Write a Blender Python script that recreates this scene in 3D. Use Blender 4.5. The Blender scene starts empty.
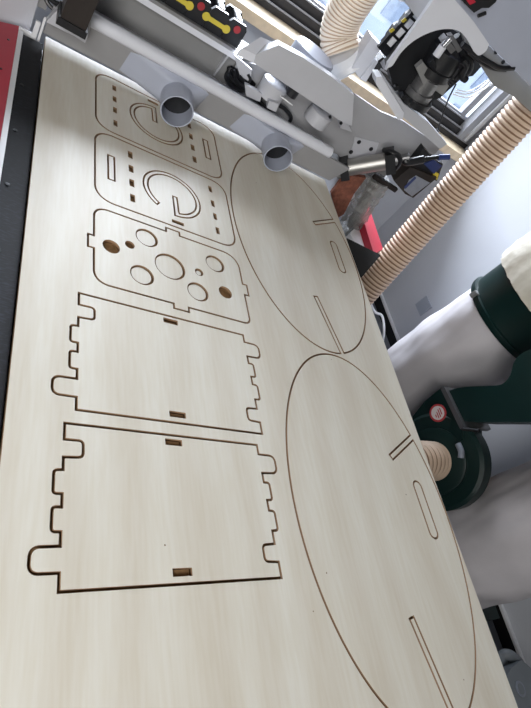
import bpy, bmesh, math, random
from mathutils import Vector as V, Matrix, geometry
random.seed(4)
PI = math.pi
Z0 = 0.88                      # height of the plywood's top face above the floor
T = 0.012                      # plywood thickness
K = 0.0058                     # width of the router's cut
C = bpy.context.scene.collection
SC = bpy.context.scene

# ------------------------------------------------------------------ camera
R = Matrix(((0.8057835, -0.1750027, 0.5657623), (0.192461, -0.8260983, -0.5296417), (0.5600640, 0.5356637, -0.6319752)))
CAM = V((-0.1651857, -1.807486, 0.9156048)); F = 515.931
cam = bpy.data.objects.new('camera', bpy.data.cameras.new('camera')); C.objects.link(cam)
m = Matrix((R[0], -R[1], -R[2])).transposed().to_4x4(); m.translation = CAM + V((0, 0, Z0)); cam.matrix_world = m
cam.data.sensor_fit = 'VERTICAL'; cam.data.sensor_height = 36; cam.data.lens = F / 708 * 36
cam.data.clip_start = .02; cam.data.clip_end = 60
SC.camera = cam

def ray(px, py):
    return (R.transposed() @ V((px - 265.5, py - 354, F))).normalized()
def at(px, py, x=None, y=None, z=None, d=None):
    """measured point: where the sight line of a pixel meets a plane (coordinates relative to the plywood's top face)"""
    r = ray(px, py)
    if d is not None: return CAM + r * d
    if x is not None: s = (x - CAM.x) / r.x
    elif y is not None: s = (y - CAM.y) / r.y
    else: s = (z - CAM.z) / r.z
    return CAM + r * s

# ------------------------------------------------------------------ materials
def new_mat(name):
    mt = bpy.data.materials.new(name); mt.use_nodes = True
    return mt, mt.node_tree.nodes, mt.node_tree.links, mt.node_tree.nodes['Principled BSDF']
def srgb(c):
    return tuple(((v / 255) / 12.92 if v / 255 <= .04045 else ((v / 255 + .055) / 1.055) ** 2.4) for v in c) + (1,)
def mat(name, col, rough=.5, metal=0, var=.08, scale=8, bump=0, bscale=60, coat=0, stretch=None, alpha=1, trans=0, sheen=0):
    mt, n, l, b = new_mat(name)
    c = srgb(col)
    tc = n.new('ShaderNodeTexCoord'); mp = n.new('ShaderNodeMapping'); l.new(tc.outputs['Object'], mp.inputs[0])
    if stretch: mp.inputs['Scale'].default_value = stretch
    nz = n.new('ShaderNodeTexNoise'); nz.inputs['Scale'].default_value = scale; nz.inputs['Detail'].default_value = 5
    l.new(mp.outputs[0], nz.inputs['Vector'])
    rp = n.new('ShaderNodeValToRGB'); rp.color_ramp.elements[0].position = .3; rp.color_ramp.elements[1].position = .7
    rp.color_ramp.elements[0].color = tuple(v * (1 - var) for v in c[:3]) + (1,)
    rp.color_ramp.elements[1].color = tuple(min(1, v * (1 + var)) for v in c[:3]) + (1,)
    l.new(nz.outputs['Fac'], rp.inputs[0]); l.new(rp.outputs[0], b.inputs['Base Color'])
    b.inputs['Roughness'].default_value = rough; b.inputs['Metallic'].default_value = metal
    if coat: b.inputs['Coat Weight'].default_value = coat
    if alpha < 1: b.inputs['Alpha'].default_value = alpha
    if trans: b.inputs['Transmission Weight'].default_value = trans
    if bump:
        n2 = n.new('ShaderNodeTexNoise'); n2.inputs['Scale'].default_value = bscale; l.new(mp.outputs[0], n2.inputs['Vector'])
        bp = n.new('ShaderNodeBump'); bp.inputs['Strength'].default_value = bump; bp.inputs['Distance'].default_value = .01
        l.new(n2.outputs['Fac'], bp.inputs['Height']); l.new(bp.outputs[0], b.inputs['Normal'])
    return mt

def birch():
    mt, n, l, b = new_mat('birch_face')
    tc = n.new('ShaderNodeTexCoord'); geo = n.new('ShaderNodeNewGeometry')
    mp = n.new('ShaderNodeMapping'); mp.inputs['Scale'].default_value = (2.4, .9, 1); l.new(geo.outputs['Position'], mp.inputs[0])
    big = n.new('ShaderNodeTexNoise'); big.inputs['Scale'].default_value = 1.3; big.inputs['Detail'].default_value = 2; l.new(mp.outputs[0], big.inputs['Vector'])
    wv = n.new('ShaderNodeTexWave'); wv.wave_type = 'BANDS'; wv.bands_direction = 'X'
    wv.inputs['Scale'].default_value = .9; wv.inputs['Distortion'].default_value = 14; wv.inputs['Detail'].default_value = 2; wv.inputs['Detail Scale'].default_value = .7
    l.new(mp.outputs[0], wv.inputs['Vector'])
    mp2 = n.new('ShaderNodeMapping'); mp2.inputs['Scale'].default_value = (110, 9, 1); l.new(geo.outputs['Position'], mp2.inputs[0])
    fine = n.new('ShaderNodeTexNoise'); fine.inputs['Scale'].default_value = 1; fine.inputs['Detail'].default_value = 3; l.new(mp2.outputs[0], fine.inputs['Vector'])
    def ramp(src, a, bb, p0, p1):
        r = n.new('ShaderNodeValToRGB'); r.color_ramp.elements[0].position = p0; r.color_ramp.elements[1].position = p1
        r.color_ramp.elements[0].color = srgb(a); r.color_ramp.elements[1].color = srgb(bb); l.new(src, r.inputs[0]); return r
    base = ramp(wv.outputs['Fac'], (224, 219, 208), (231, 228, 219), .1, .9)
    big_r = ramp(big.outputs['Fac'], (244, 241, 236), (255, 255, 254), .35, .7)
    fine_r = ramp(fine.outputs['Fac'], (249, 247, 243), (255, 255, 255), .3, .65)
    m1 = n.new('ShaderNodeMixRGB'); m1.blend_type = 'MULTIPLY'; m1.inputs[0].default_value = 1; l.new(base.outputs[0], m1.inputs[1]); l.new(big_r.outputs[0], m1.inputs[2])
    m2 = n.new('ShaderNodeMixRGB'); m2.blend_type = 'MULTIPLY'; m2.inputs[0].default_value = 1; l.new(m1.outputs[0], m2.inputs[1]); l.new(fine_r.outputs[0], m2.inputs[2])
    # sparse dark pin specks
    vo = n.new('ShaderNodeTexVoronoi'); vo.inputs['Scale'].default_value = 9; l.new(geo.outputs['Position'], vo.inputs['Vector'])
    lt = n.new('ShaderNodeMath'); lt.operation = 'LESS_THAN'; lt.inputs[1].default_value = .017; l.new(vo.outputs['Distance'], lt.inputs[0])
    m3 = n.new('ShaderNodeMixRGB'); l.new(lt.outputs[0], m3.inputs[0]); l.new(m2.outputs[0], m3.inputs[1]); m3.inputs[2].default_value = srgb((120, 95, 65))
    l.new(m3.outputs[0], b.inputs['Base Color'])
    b.inputs['Roughness'].default_value = .44
    bp = n.new('ShaderNodeBump'); bp.inputs['Strength'].default_value = .08; bp.inputs['Distance'].default_value = .002
    l.new(fine.outputs['Fac'], bp.inputs['Height']); l.new(bp.outputs[0], b.inputs['Normal'])
    return mt
def ply_edge():
    mt, n, l, b = new_mat('plywood_edge')
    geo = n.new('ShaderNodeNewGeometry'); sp = n.new('ShaderNodeSeparateXYZ'); l.new(geo.outputs['Position'], sp.inputs[0])
    mu = n.new('ShaderNodeMath'); mu.operation = 'MULTIPLY'; mu.inputs[1].default_value = 2600; l.new(sp.outputs[2], mu.inputs[0])
    si = n.new('ShaderNodeMath'); si.operation = 'SINE'; l.new(mu.outputs[0], si.inputs[0])
    r = n.new('ShaderNodeValToRGB'); r.color_ramp.elements[0].color = srgb((128, 98, 70)); r.color_ramp.elements[1].color = srgb((176, 144, 110)); l.new(si.outputs[0], r.inputs[0])
    l.new(r.outputs[0], b.inputs['Base Color']); b.inputs['Roughness'].default_value = .8
    return mt
M = {}
M['birch'] = birch(); M['edge'] = ply_edge()
M['mdf'] = mat('spoilboard_brown', (152, 120, 84), .9, var=.25, scale=60)
M['machine'] = mat('machine_grey_paint', (177, 178, 184), .45, var=.03, bump=.05, bscale=200)
M['machine_dark'] = mat('beam_grey_paint', (128, 128, 128), .5, var=.05)
M['machine_light'] = mat('pale_grey_paint', (206, 208, 216), .4, var=.03)
M['lavender'] = mat('blue_grey_paint', (166, 171, 186), .42, var=.04)
M['white'] = mat('white_paint', (228, 229, 232), .4, var=.03)
M['red'] = mat('red_enamel', (176, 34, 56), .4, var=.1, scale=4)
M['black'] = mat('black_plastic', (22, 23, 27), .4, var=.3)
M['black_iron'] = mat('black_iron', (34, 35, 38), .45, metal=.4, var=.3)
M['steel'] = mat('brushed_steel', (120, 120, 122), .4, metal=.7, var=.1, stretch=(1, 1, 30))
M['alu'] = mat('aluminium', (165, 163, 160), .38, metal=.75, var=.08)
M['chrome'] = mat('chrome', (210, 212, 216), .15, metal=1, var=.03)
M['green'] = mat('dark_green_enamel', (7, 36, 34), .4, var=.15, scale=5)
M['bag'] = mat('white_filter_cloth', (210, 206, 210), .85, var=.06, scale=5, bump=1, bscale=5)
M['bag_plastic'] = mat('wrinkled_white_liner', (212, 206, 192), .4, var=.1, scale=8, bump=.9, bscale=14)
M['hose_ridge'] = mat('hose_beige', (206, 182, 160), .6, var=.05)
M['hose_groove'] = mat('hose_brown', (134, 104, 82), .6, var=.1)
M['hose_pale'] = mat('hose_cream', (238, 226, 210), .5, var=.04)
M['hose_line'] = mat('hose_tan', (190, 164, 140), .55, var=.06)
M['floor'] = mat('grey_floor_paint', (116, 120, 128), .55, var=.1, scale=3)
M['wall'] = mat('white_wall_paint', (200, 203, 210), .8, var=.02, scale=4, bump=.05, bscale=120)
M['shop_grey'] = mat('grey_workshop_paint', (104, 102, 100), .8, var=.04, scale=4)
M['panel_grey_shaded'] = mat('machine_grey_shaded', (150, 150, 153), .5, var=.04)  # machine grey darkened to hold the shade of skirt and carriage recess
M['matt_black'] = mat('matt_black', (9, 9, 11), .85, var=.2)
M['skirt'] = mat('black_skirting', (16, 16, 18), .5, var=.2)
M['stone'] = mat('cream_sill_stone', (222, 202, 172), .45, var=.1, scale=25)
M['frame_dark'] = mat('dark_window_aluminium', (44, 42, 42), .4, metal=.3, var=.1)
M['frame_silver'] = mat('silver_window_aluminium', (160, 161, 166), .55, metal=.1, var=.05)
M['yellow'] = mat('yellow_plastic', (196, 178, 60), .5, var=.1)
M['red_dark'] = mat('red_plastic', (150, 36, 44), .5, var=.1)
M['motor'] = mat('bronze_brown_metal', (52, 47, 45), .45, metal=.5, var=.2)
M['orange'] = mat('orange_brown_motor', (150, 92, 48), .5, var=.2)
M['blue'] = mat('blue_plastic', (36, 52, 104), .45, var=.1)
M['label'] = mat('grey_label', (128, 134, 146), .5, var=.1, scale=40)
M['sticker'] = mat('white_sticker', (214, 206, 206), .5, var=.03)
M['sticker_red'] = mat('sticker_red', (176, 60, 66), .5, var=.05)
M['socket'] = mat('blank_plate_grey', (168, 174, 186), .5, var=.03)
M['cloth_brown'] = mat('sawdust_brown', (122, 74, 58), .8, var=.35, scale=45, bump=.5, bscale=70)
M['concrete'] = mat('pale_facade', (158, 168, 184), .8, var=.12, scale=1.2)
M['facade_win'] = mat('facade_window', (112, 126, 146), .3, var=.2)
M['rubber_grey'] = mat('grey_bin_plastic', (112, 118, 124), .45, var=.06)

def rack_mat():
    mt, n, l, b = new_mat('black_dusty_rail')
    geo = n.new('ShaderNodeNewGeometry'); mp = n.new('ShaderNodeMapping'); mp.inputs['Scale'].default_value = (60, 260, 60); l.new(geo.outputs['Position'], mp.inputs[0])
    a = n.new('ShaderNodeTexNoise'); a.inputs['Scale'].default_value = 1; a.inputs['Detail'].default_value = 4; l.new(mp.outputs[0], a.inputs['Vector'])
    b2 = n.new('ShaderNodeTexNoise'); b2.inputs['Scale'].default_value = 3.2; b2.inputs['Detail'].default_value = 2; l.new(geo.outputs['Position'], b2.inputs['Vector'])
    r = n.new('ShaderNodeValToRGB'); r.color_ramp.elements[0].position = .5; r.color_ramp.elements[1].position = .85; r.color_ramp.elements[0].color = srgb((10, 12, 18)); r.color_ramp.elements[1].color = srgb((42, 46, 60))
    mu = n.new('ShaderNodeMath'); mu.operation = 'MULTIPLY'; l.new(a.outputs['Fac'], mu.inputs[0]); mu2 = n.new('ShaderNodeMath'); mu2.operation = 'ADD'; mu2.inputs[1].default_value = .5; l.new(b2.outputs['Fac'], mu2.inputs[0]); l.new(mu2.outputs[0], mu.inputs[1])
    l.new(mu.outputs[0], r.inputs[0]); l.new(r.outputs[0], b.inputs['Base Color']); b.inputs['Roughness'].default_value = .75
    return mt
M['rack'] = rack_mat()
def clear_mat():
    mt, n, l, b = new_mat('clear_plastic_film')
    tr = n.new('ShaderNodeBsdfTransparent'); mx = n.new('ShaderNodeMixShader'); out = n['Material Output']
    nz = n.new('ShaderNodeTexNoise'); nz.inputs['Scale'].default_value = 9; nz.inputs['Distortion'].default_value = 2
    tc = n.new('ShaderNodeTexCoord'); mp = n.new('ShaderNodeMapping'); mp.inputs['Scale'].default_value = (2.5, 2.5, .5); l.new(tc.outputs['Object'], mp.inputs[0]); l.new(mp.outputs[0], nz.inputs['Vector'])
    r = n.new('ShaderNodeValToRGB'); r.color_ramp.elements[0].position = .35; r.color_ramp.elements[1].position = .7; r.color_ramp.elements[0].color = (.35, .35, .35, 1); r.color_ramp.elements[1].color = (.8, .8, .8, 1)
    l.new(nz.outputs['Fac'], r.inputs[0]); l.new(r.outputs[0], mx.inputs[0]); l.new(tr.outputs[0], mx.inputs[1]); l.new(b.outputs[0], mx.inputs[2]); l.new(mx.outputs[0], out.inputs[0])
    b.inputs['Base Color'].default_value = srgb((140, 140, 138)); b.inputs['Roughness'].default_value = .3
    bp = n.new('ShaderNodeBump'); bp.inputs['Strength'].default_value = .8; l.new(nz.outputs['Fac'], bp.inputs['Height']); l.new(bp.outputs[0], b.inputs['Normal'])
    return mt
M['film'] = clear_mat()
def glass_mat():
    mt, n, l, b = new_mat('window_glass')
    tr = n.new('ShaderNodeBsdfTransparent'); gl = n.new('ShaderNodeBsdfGlossy'); gl.inputs['Roughness'].default_value = .03
    mx = n.new('ShaderNodeMixShader'); mx.inputs[0].default_value = .08; out = n['Material Output']
    tr.inputs[0].default_value = (.93, .96, 1, 1)
    l.new(tr.outputs[0], mx.inputs[1]); l.new(gl.outputs[0], mx.inputs[2]); l.new(mx.outputs[0], out.inputs[0])
    return mt
M['glass'] = glass_mat()

# ------------------------------------------------------------------ object helpers
def rootloc(par):
    return V(par['_loc']) if par is not None and '_loc' in par else V((0, 0, 0))
ABS = {}
def obj(name, bm, mats, parent=None, smooth=False, auto=None):
    """links a bmesh (built in coordinates relative to the plywood's top face) as one object"""
    if not isinstance(mats, (list, tuple)): mats = [mats]
    me = bpy.data.meshes.new(name)
    bmesh.ops.recalc_face_normals(bm, faces=bm.faces[:])
    if parent is not None: org = ABS[parent.name]
    else:
        xs = [v.co for v in bm.verts]
        org = V((sum((min(c[i] for c in xs), max(c[i] for c in xs))) / 2 for i in range(3))); org.z = min(c.z for c in xs)
    for v in bm.verts: v.co -= org
    if smooth:
        for f in bm.faces: f.smooth = True
        for e in bm.edges:
            if len(e.link_faces) == 2 and e.calc_face_angle(0) > .6: e.smooth = False
    bm.to_mesh(me); bm.free()
    for mm in mats: me.materials.append(M[mm] if isinstance(mm, str) else mm)
    o = bpy.data.objects.new(name, me); C.objects.link(o)
    if parent is not None: o.parent = parent
    else: o.location = org + V((0, 0, Z0))
    ABS[o.name] = org
    return o
def obj_split(name, bm, mats, parent, smooth=False):
    """every loose piece of the bmesh becomes a part of its own"""
    left = set(bm.verts); out = []
    while left:
        st = [left.pop()]; isl = set(st)
        while st:
            v = st.pop()
            for e in v.link_edges:
                w = e.other_vert(v)
                if w not in isl: isl.add(w); st.append(w); left.discard(w)
        nb = bmesh.new(); mp = {v: nb.verts.new(v.co) for v in isl}
        for f in set(f for v in isl for f in v.link_faces): nb.faces.new([mp[v] for v in f.verts]).material_index = f.material_index
        out.append(obj(name, nb, mats, parent, smooth))
    bm.free(); return out
def tag(o, label, cat, group=None, kind=None):
    o['label'] = label; o['category'] = cat
    if group: o['group'] = group
    if kind: o['kind'] = kind
    return o
def thing(name, loc, label, cat, group=None):
    o = bpy.data.objects.new(name, None); C.objects.link(o); o.empty_display_size = .05
    loc = V(loc); o.location = loc + V((0, 0, Z0)); ABS[o.name] = loc
    return tag(o, label, cat, group)
def struct(name, bm, mt):
    o = obj(name, bm, mt); o['kind'] = 'structure'; return o
def B(): return bmesh.new()
def box(bm, a, b, rot=None, piv=None, mi=0, bev=0):
    a, b = V(a), V(b)
    r = bmesh.ops.create_cube(bm, size=1); vs = r['verts']
    for v in vs: v.co = V(((a[i] + b[i]) / 2 + v.co[i] * (b[i] - a[i]) for i in range(3)))
    fs = set(f for v in vs for f in v.link_faces)
    if bev:
        es = set(e for v in vs for e in v.link_edges)
        rr = bmesh.ops.bevel(bm, geom=list(es), offset=bev, segments=2, affect='EDGES', profile=.7)
        fs = set(rr['faces']) | set(f for f in fs if f.is_valid)
        allv = set(v for f in fs for v in f.verts)
        # all verts of the new island
        st = list(allv); seen = set(allv)
        while st:
            v = st.pop()
            for e in v.link_edges:
                w = e.other_vert(v)
                if w not in seen: seen.add(w); st.append(w)
        vs = list(seen); fs = set(f for v in vs for f in v.link_faces)
    if rot is not None:
        p = V(piv) if piv is not None else (a + b) / 2
        for v in vs: v.co = p + rot @ (v.co - p)
    for f in fs: f.material_index = mi
    return vs
def frame(d):
    d = d.normalized(); u = d.orthogonal().normalized()
    up = V((0, 0, 1))
    if abs(d.dot(up)) < .95: u = d.cross(up).normalized()
    return u, d.cross(u).normalized()
def tube(bm, pts, rad, seg=16, caps=True, mi=0, sq=1):
    """a swept tube; rad is a number or a list with one radius per point"""
    pts = [V(p) for p in pts]; n = len(pts)
    if not isinstance(rad, (list, tuple)): rad = [rad] * n
    u = None; rings = []
    for i, p in enumerate(pts):
        d = (pts[min(i + 1, n - 1)] - pts[max(i - 1, 0)])
        if d.length < 1e-9: d = pts[-1] - pts[0]
        d.normalize()
        if u is None: u, w = frame(d)
        else:
            u = (u - d * u.dot(d)).normalized(); w = d.cross(u)
        rings.append([bm.verts.new(p + (u * math.cos(2 * PI * k / seg) + w * sq * math.sin(2 * PI * k / seg)) * rad[i]) for k in range(seg)])
    for a, b in zip(rings, rings[1:]):
        for k in range(seg):
            f = bm.faces.new((a[k], a[(k + 1) % seg], b[(k + 1) % seg], b[k])); f.material_index = mi
    if caps:
        bm.faces.new(rings[0][::-1]).material_index = mi; bm.faces.new(rings[-1]).material_index = mi
    return rings
def pipe(bm, p, q, ro, ri, seg=28, mi=0):
    """a hollow round pipe"""
    p, q = V(p), V(q); u, w = frame(q - p)
    R_ = []
    for c, r in ((p, ro), (q, ro), (q, ri), (p, ri)):
        R_.append([bm.verts.new(c + (u * math.cos(2 * PI * k / seg) + w * math.sin(2 * PI * k / seg)) * r) for k in range(seg)])
    for i in range(4):
        a, b = R_[i], R_[(i + 1) % 4]
        for k in range(seg): bm.faces.new((a[k], a[(k + 1) % seg], b[(k + 1) % seg], b[k])).material_index = mi
def spline(pts, n):
    pts = [V(p) for p in pts]; P = [2 * pts[0] - pts[1]] + pts + [2 * pts[-1] - pts[-2]]; out = []
    for i in range(len(pts) - 1):
        a, b, c, d = P[i:i + 4]
        for k in range(n):
            t = k / n
            out.append(.5 * ((2 * b) + (c - a) * t + (2 * a - 5 * b + 4 * c - d) * t * t + (3 * b - a - 3 * c + d) * t ** 3))
    out.append(pts[-1]); return out
def resample(pts, step):
    out = [pts[0].copy()]; acc = 0
    for a, b in zip(pts, pts[1:]):
        L = (b - a).length; t = step - acc
        while t <= L: out.append(a + (b - a) * (t / L)); t += step
        acc = (acc + L) % step
    return out
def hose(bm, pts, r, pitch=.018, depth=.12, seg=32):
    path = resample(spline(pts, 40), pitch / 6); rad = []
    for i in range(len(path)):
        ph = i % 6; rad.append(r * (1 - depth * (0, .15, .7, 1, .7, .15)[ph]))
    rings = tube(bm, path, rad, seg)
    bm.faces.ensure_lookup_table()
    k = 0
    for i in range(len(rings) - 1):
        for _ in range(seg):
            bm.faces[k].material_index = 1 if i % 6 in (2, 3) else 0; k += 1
def prism(bm, poly, a, b=None, vec=None, mi=0):
    """closed solid: polygon (3D points) swept along vec"""
    P = [V(p) for p in poly]; vec = V(vec)
    P = [p for i, p in enumerate(P) if (p - P[i - 1]).length > 1e-6]
    A = [bm.verts.new(p) for p in P]; Bv = [bm.verts.new(p + vec) for p in P]; n = len(P); fs = []
    for t3 in geometry.tessellate_polygon([P]):
        i, j, k = t3
        fs.append(bm.faces.new((A[i], A[j], A[k]))); fs.append(bm.faces.new((Bv[k], Bv[j], Bv[i])))
    for i in range(n): fs.append(bm.faces.new((A[i], A[(i + 1) % n], Bv[(i + 1) % n], Bv[i])))
    for f in fs: f.material_index = mi
def slab(bm, pix, y, th, mi=0):
    """upright plate facing the operator: outline at depth y, thickness th going back"""
    prism(bm, [at(px, py, y=y) for px, py in pix], None, vec=(0, th, 0), mi=mi)
def xprofile(bm, prof, x0, x1, mi=0):
    prism(bm, [(x0, y, z) for y, z in prof], None, vec=(x1 - x0, 0, 0), mi=mi)
def dirbox(bm, p, q, w, h, mi=0, up=(0, 0, 1)):
    """a bar from p to q, w wide and h tall"""
    p, q = V(p), V(q); d = (q - p).normalized(); s = d.cross(V(up)).normalized(); t = s.cross(d)
    prism(bm, [p + s * w / 2 * a + t * h / 2 * b for a, b in ((-1, -1), (1, -1), (1, 1), (-1, 1))], None, vec=q - p, mi=mi)
def lathe(bm, c, axis, prof, seg=36, mi=0):
    """prof: list of (distance along axis, radius)"""
    c = V(c); axis = V(axis).normalized(); u, w = frame(axis); rings = []
    for t, r in prof:
        rings.append([bm.verts.new(c + axis * t + (u * math.cos(2 * PI * k / seg) + w * math.sin(2 * PI * k / seg)) * max(r, 1e-4)) for k in range(seg)])
    for a, b in zip(rings, rings[1:]):
        for k in range(seg): bm.faces.new((a[k], a[(k + 1) % seg], b[(k + 1) % seg], b[k])).material_index = mi
    bm.faces.new(rings[0][::-1]).material_index = mi; bm.faces.new(rings[-1]).material_index = mi

# ------------------------------------------------------------------ 2D cutting: outlines with holes -> solid plywood
def area(p): return sum(a[0] * b[1] - b[0] * a[1] for a, b in zip(p, p[1:] + p[:1])) / 2
def offset(poly, d):
    """grow (d>0) a closed outline by mitred offset"""
    P = [V((a[0], a[1])) for a in poly]
    if area([tuple(p) for p in P]) < 0: P.reverse()
    out = []; n = len(P)
    for i in range(n):
        a, b, c = P[i - 1], P[i], P[(i + 1) % n]
        e1 = (b - a); e2 = (c - b)
        if e1.length < 1e-7 or e2.length < 1e-7: continue
        e1.normalize(); e2.normalize(); n1 = V((e1.y, -e1.x)); n2 = V((e2.y, -e2.x))
        mth = n1 + n2
        if mth.length < 1e-6: mth = n1
        mth.normalize(); k = d / max(.35, mth.dot(n1))
        out.append(b + mth * k)
    return [tuple(p) for p in out]
def rounded(poly, rad, seg=5):
    """rad: one radius per corner"""
    out = []; n = len(poly)
    for i in range(n):
        r = rad[i] if isinstance(rad, (list, tuple)) else rad
        a, b, c = V(poly[i - 1]), V(poly[i]), V(poly[(i + 1) % n])
        if r <= 0: out.append(tuple(b)); continue
        u = (a - b); w = (c - b); r = min(r, u.length * .49, w.length * .49); u.normalize(); w.normalize()
        p, q = b + u * r, b + w * r
        for k in range(seg + 1):
            t = k / seg
            out.append(tuple(p * (1 - t) ** 2 + b * (2 * t * (1 - t) * .82 + 0) + q * t ** 2 + (p + q) * (t * (1 - t) * .18)))
    return out
def rect(cx, cy, w, h): return [(cx - w / 2, cy - h / 2), (cx + w / 2, cy - h / 2), (cx + w / 2, cy + h / 2), (cx - w / 2, cy + h / 2)]
def circle(cx, cy, r, seg=40): return [(cx + r * math.cos(2 * PI * k / seg), cy + r * math.sin(2 * PI * k / seg)) for k in range(seg)]
def stadium(cx, y0, y1, w, seg=10):
    r = w / 2; out = []
    for k in range(seg + 1): a = PI * k / seg; out.append((cx + r * math.cos(a), y1 - r + r * math.sin(a)))
    for k in range(seg + 1): a = PI + PI * k / seg; out.append((cx + r * math.cos(a), y0 + r + r * math.sin(a)))
    return out
def board(loops, z0, z1, drop=None):
    """solid plate from an outline and holes (2D loops); returns a bmesh with material 0 on the faces and 1 on the cut edges"""
    cu = bpy.data.curves.new('tmp', 'CURVE'); cu.dimensions = '2D'; cu.fill_mode = 'BOTH'; cu.extrude = (z1 - z0) / 2
    for lp in loops:
        s = cu.splines.new('POLY'); s.points.add(len(lp) - 1); s.use_cyclic_u = True
        for p, q in zip(s.points, lp): p.co = (q[0], q[1], 0, 1)
    o = bpy.data.objects.new('tmp', cu); C.objects.link(o)
    dg = bpy.context.evaluated_depsgraph_get(); me = bpy.data.meshes.new_from_object(o.evaluated_get(dg))
    bm = bmesh.new(); bm.from_mesh(me); bpy.data.objects.remove(o); bpy.data.curves.remove(cu); bpy.data.meshes.remove(me)
    bmesh.ops.remove_doubles(bm, verts=bm.verts, dist=1e-6)
    for v in bm.verts: v.co.z += (z0 + z1) / 2
    bm.normal_update()
    for f in bm.faces: f.material_index = 0 if abs(f.normal.z) > .5 else 1
    return bm

# ------------------------------------------------------------------ the plywood sheet and everything cut in it
BM = ['birch', 'edge']
sheet_loops = [rect(.61, -1.159, 1.22, 2.452)]
def cut_piece(name, outline, holes, label, cat, group=None):
    """a panel still lying in the sheet: the sheet gets a hole one cutter width larger"""
    sheet_loops.append(offset(outline, K / 2)); outline = offset(outline, -K / 2)
    return tag(obj(name, board([outline] + holes, -T, 0), BM), label, cat, group)
def offcut(shape, label, group, sink=.0):
    """the waste left inside a cut-out"""
    return tag(obj('cutout_waste', board([offset(shape, -K)], -T - sink, -sink), BM), label, 'offcut', group)

def tab_panel(ox, oy):
    L = [((0, 0), 0), ((0, -.034), 0), ((.036, -.034), .008), ((.036, -.068), .008), ((0, -.070), 0), ((0, -.095), 0), ((-.016, -.096), .006), ((-.016, -.140), .006), ((0, -.140), 0), ((0, -.164), 0),
         ((-.016, -.164), .006), ((-.016, -.207), .006), ((0, -.207), 0), ((0, -.231), 0), ((-.048, -.232), .014), ((-.048, -.274), .014), ((0, -.274), 0), ((0, -.303), 0)]
    Rr = [((.455, -.303), 0), ((.455, -.271), 0), ((.420, -.269), .008), ((.420, -.235), .008), ((.453, -.233), 0), ((.453, -.205), 0), ((.469, -.204), .006), ((.469, -.161), .006), ((.454, -.160), 0),
          ((.454, -.136), 0), ((.469, -.135), .006), ((.469, -.094), .006), ((.454, -.094), 0), ((.454, -.071), 0), ((.499, -.069), .014), ((.499, -.025), .014), ((.453, -.024), 0), ((.453, 0), 0)]
    pts = L + Rr
    out = rounded([(ox + a, oy + b) for (a, b), _ in pts], [r for _, r in pts])
    return out, [rect(ox + .230, oy - .0165, .040, .015), rect(ox + .225, oy - .282, .041, .015)]
o1, h1 = tab_panel(.126, -.983)
cut_piece('plywood_board', o1, h1, 'finger-jointed birch panel between the perforated panel and its nearer twin', 'panel', 'finger-jointed panels cut in the sheet')
o1, h1 = tab_panel(.105, -1.318)
cut_piece('plywood_board', o1, h1, 'finger-jointed birch panel nearest the sheet front, last in the column of cut panels', 'panel', 'finger-jointed panels cut in the sheet')

def g_shape(cx, cy, f):
    """hook-shaped slot; f = 1 or -1 turns it half round"""
    P = []
    a0, a1 = 235, -90
    for k in range(41):
        a = math.radians(a0 + (a1 - a0) * k / 40); P.append((.100 * math.cos(a), .100 * math.sin(a)))
    P += [(-.003, -.100), (-.003, -.006), (.017, -.006), (.017, -.074)]
    for k in range(37):
        a = math.radians(-77 + (a0 + 77) * k / 36); P.append((.080 * math.cos(a), .080 * math.sin(a)))
    return [(cx + f * (x + .015), cy + f * (y - .008)) for x, y in P]
def slot_panel(cx, cy, f, w, h, label, place):
    out = rounded(rect(cx, cy, w, h), .052, 10)
    holes = []
    for yy in (.101, .033, -.033, -.100): holes.append(rect(cx - f * .1195, cy + f * yy, .015, .032))
    for yy in (.101, .028, -.035, -.101): holes.append(rect(cx + f * .165, cy + f * yy, .013, .030))
    holes.append(rect(cx + f * .022, cy - f * .134, .040, .014))
    long_ = rect(cx - f * .181, cy, .025, .116); g = g_shape(cx, cy, f)
    cut_piece('plywood_board', out, holes + [long_, g], label, 'panel', 'round-cornered panels with a hook slot')
    offcut(long_, 'slim rectangular plywood offcut in the long slot of the %s hook-slot panel' % place, 'offcuts of the long slots')
    offcut(g, 'hook-shaped plywood offcut inside the %s hook-slot panel' % place, 'hook-shaped offcuts')
slot_panel(.392, -.1425, -1, .456, .315, 'round-cornered panel with hook slot, farthest in the sheet and half under the grey dust ports', 'farthest')
slot_panel(.391, -.4765, 1, .458, .313, 'round-cornered panel with hook slot lying fully clear, beside the panel of round holes', 'nearer')

# perforated panel with four tabs
x0, x1, y0, y1, r = .160, .614, -.936, -.667, .036
pts = [((x0, y0), r), ((.370, y0), 0), ((.370, y0 - .016), 0), ((.414, y0 - .016), 0), ((.414, y0), 0), ((x1, y0), .02), ((x1, -.824), 0), ((x1 + .015, -.824), 0), ((x1 + .015, -.782), 0), ((x1, -.782), 0),
       ((x1, y1), .05), ((.413, y1), 0), ((.413, y1 + .016), 0), ((.370, y1 + .016), 0), ((.370, y1), 0), ((x0, y1), r), ((x0, -.780), 0), ((x0 - .015, -.780), 0), ((x0 - .015, -.824), 0), ((x0, -.824), 0)]
out = rounded([p for p, _ in pts], [q for _, q in pts], 8)
rings_ = [(.307, -.722, .033, 'beside the upper edge, left of the middle'), (.286, -.868, .033, 'left of the biggest disc, near the small-square side'), (.371, -.805, .046, 'the biggest one, in the middle'),
          (.524, -.734, .032, 'to the upper right of the biggest disc'), (.450, -.869, .033, 'below the biggest disc toward the right'), (.463, -.791, .0135, 'the smallest one, right of the biggest disc')]
holes = [circle(x, y, q) for x, y, q in ((.205, -.800, .023), (.256, -.771, .0135), (.544, -.839, .022))]
cut_piece('plywood_board', out, holes + [circle(x, y, q) for x, y, q, _ in rings_], 'birch panel full of round holes with four small edge tabs', 'panel')
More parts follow.
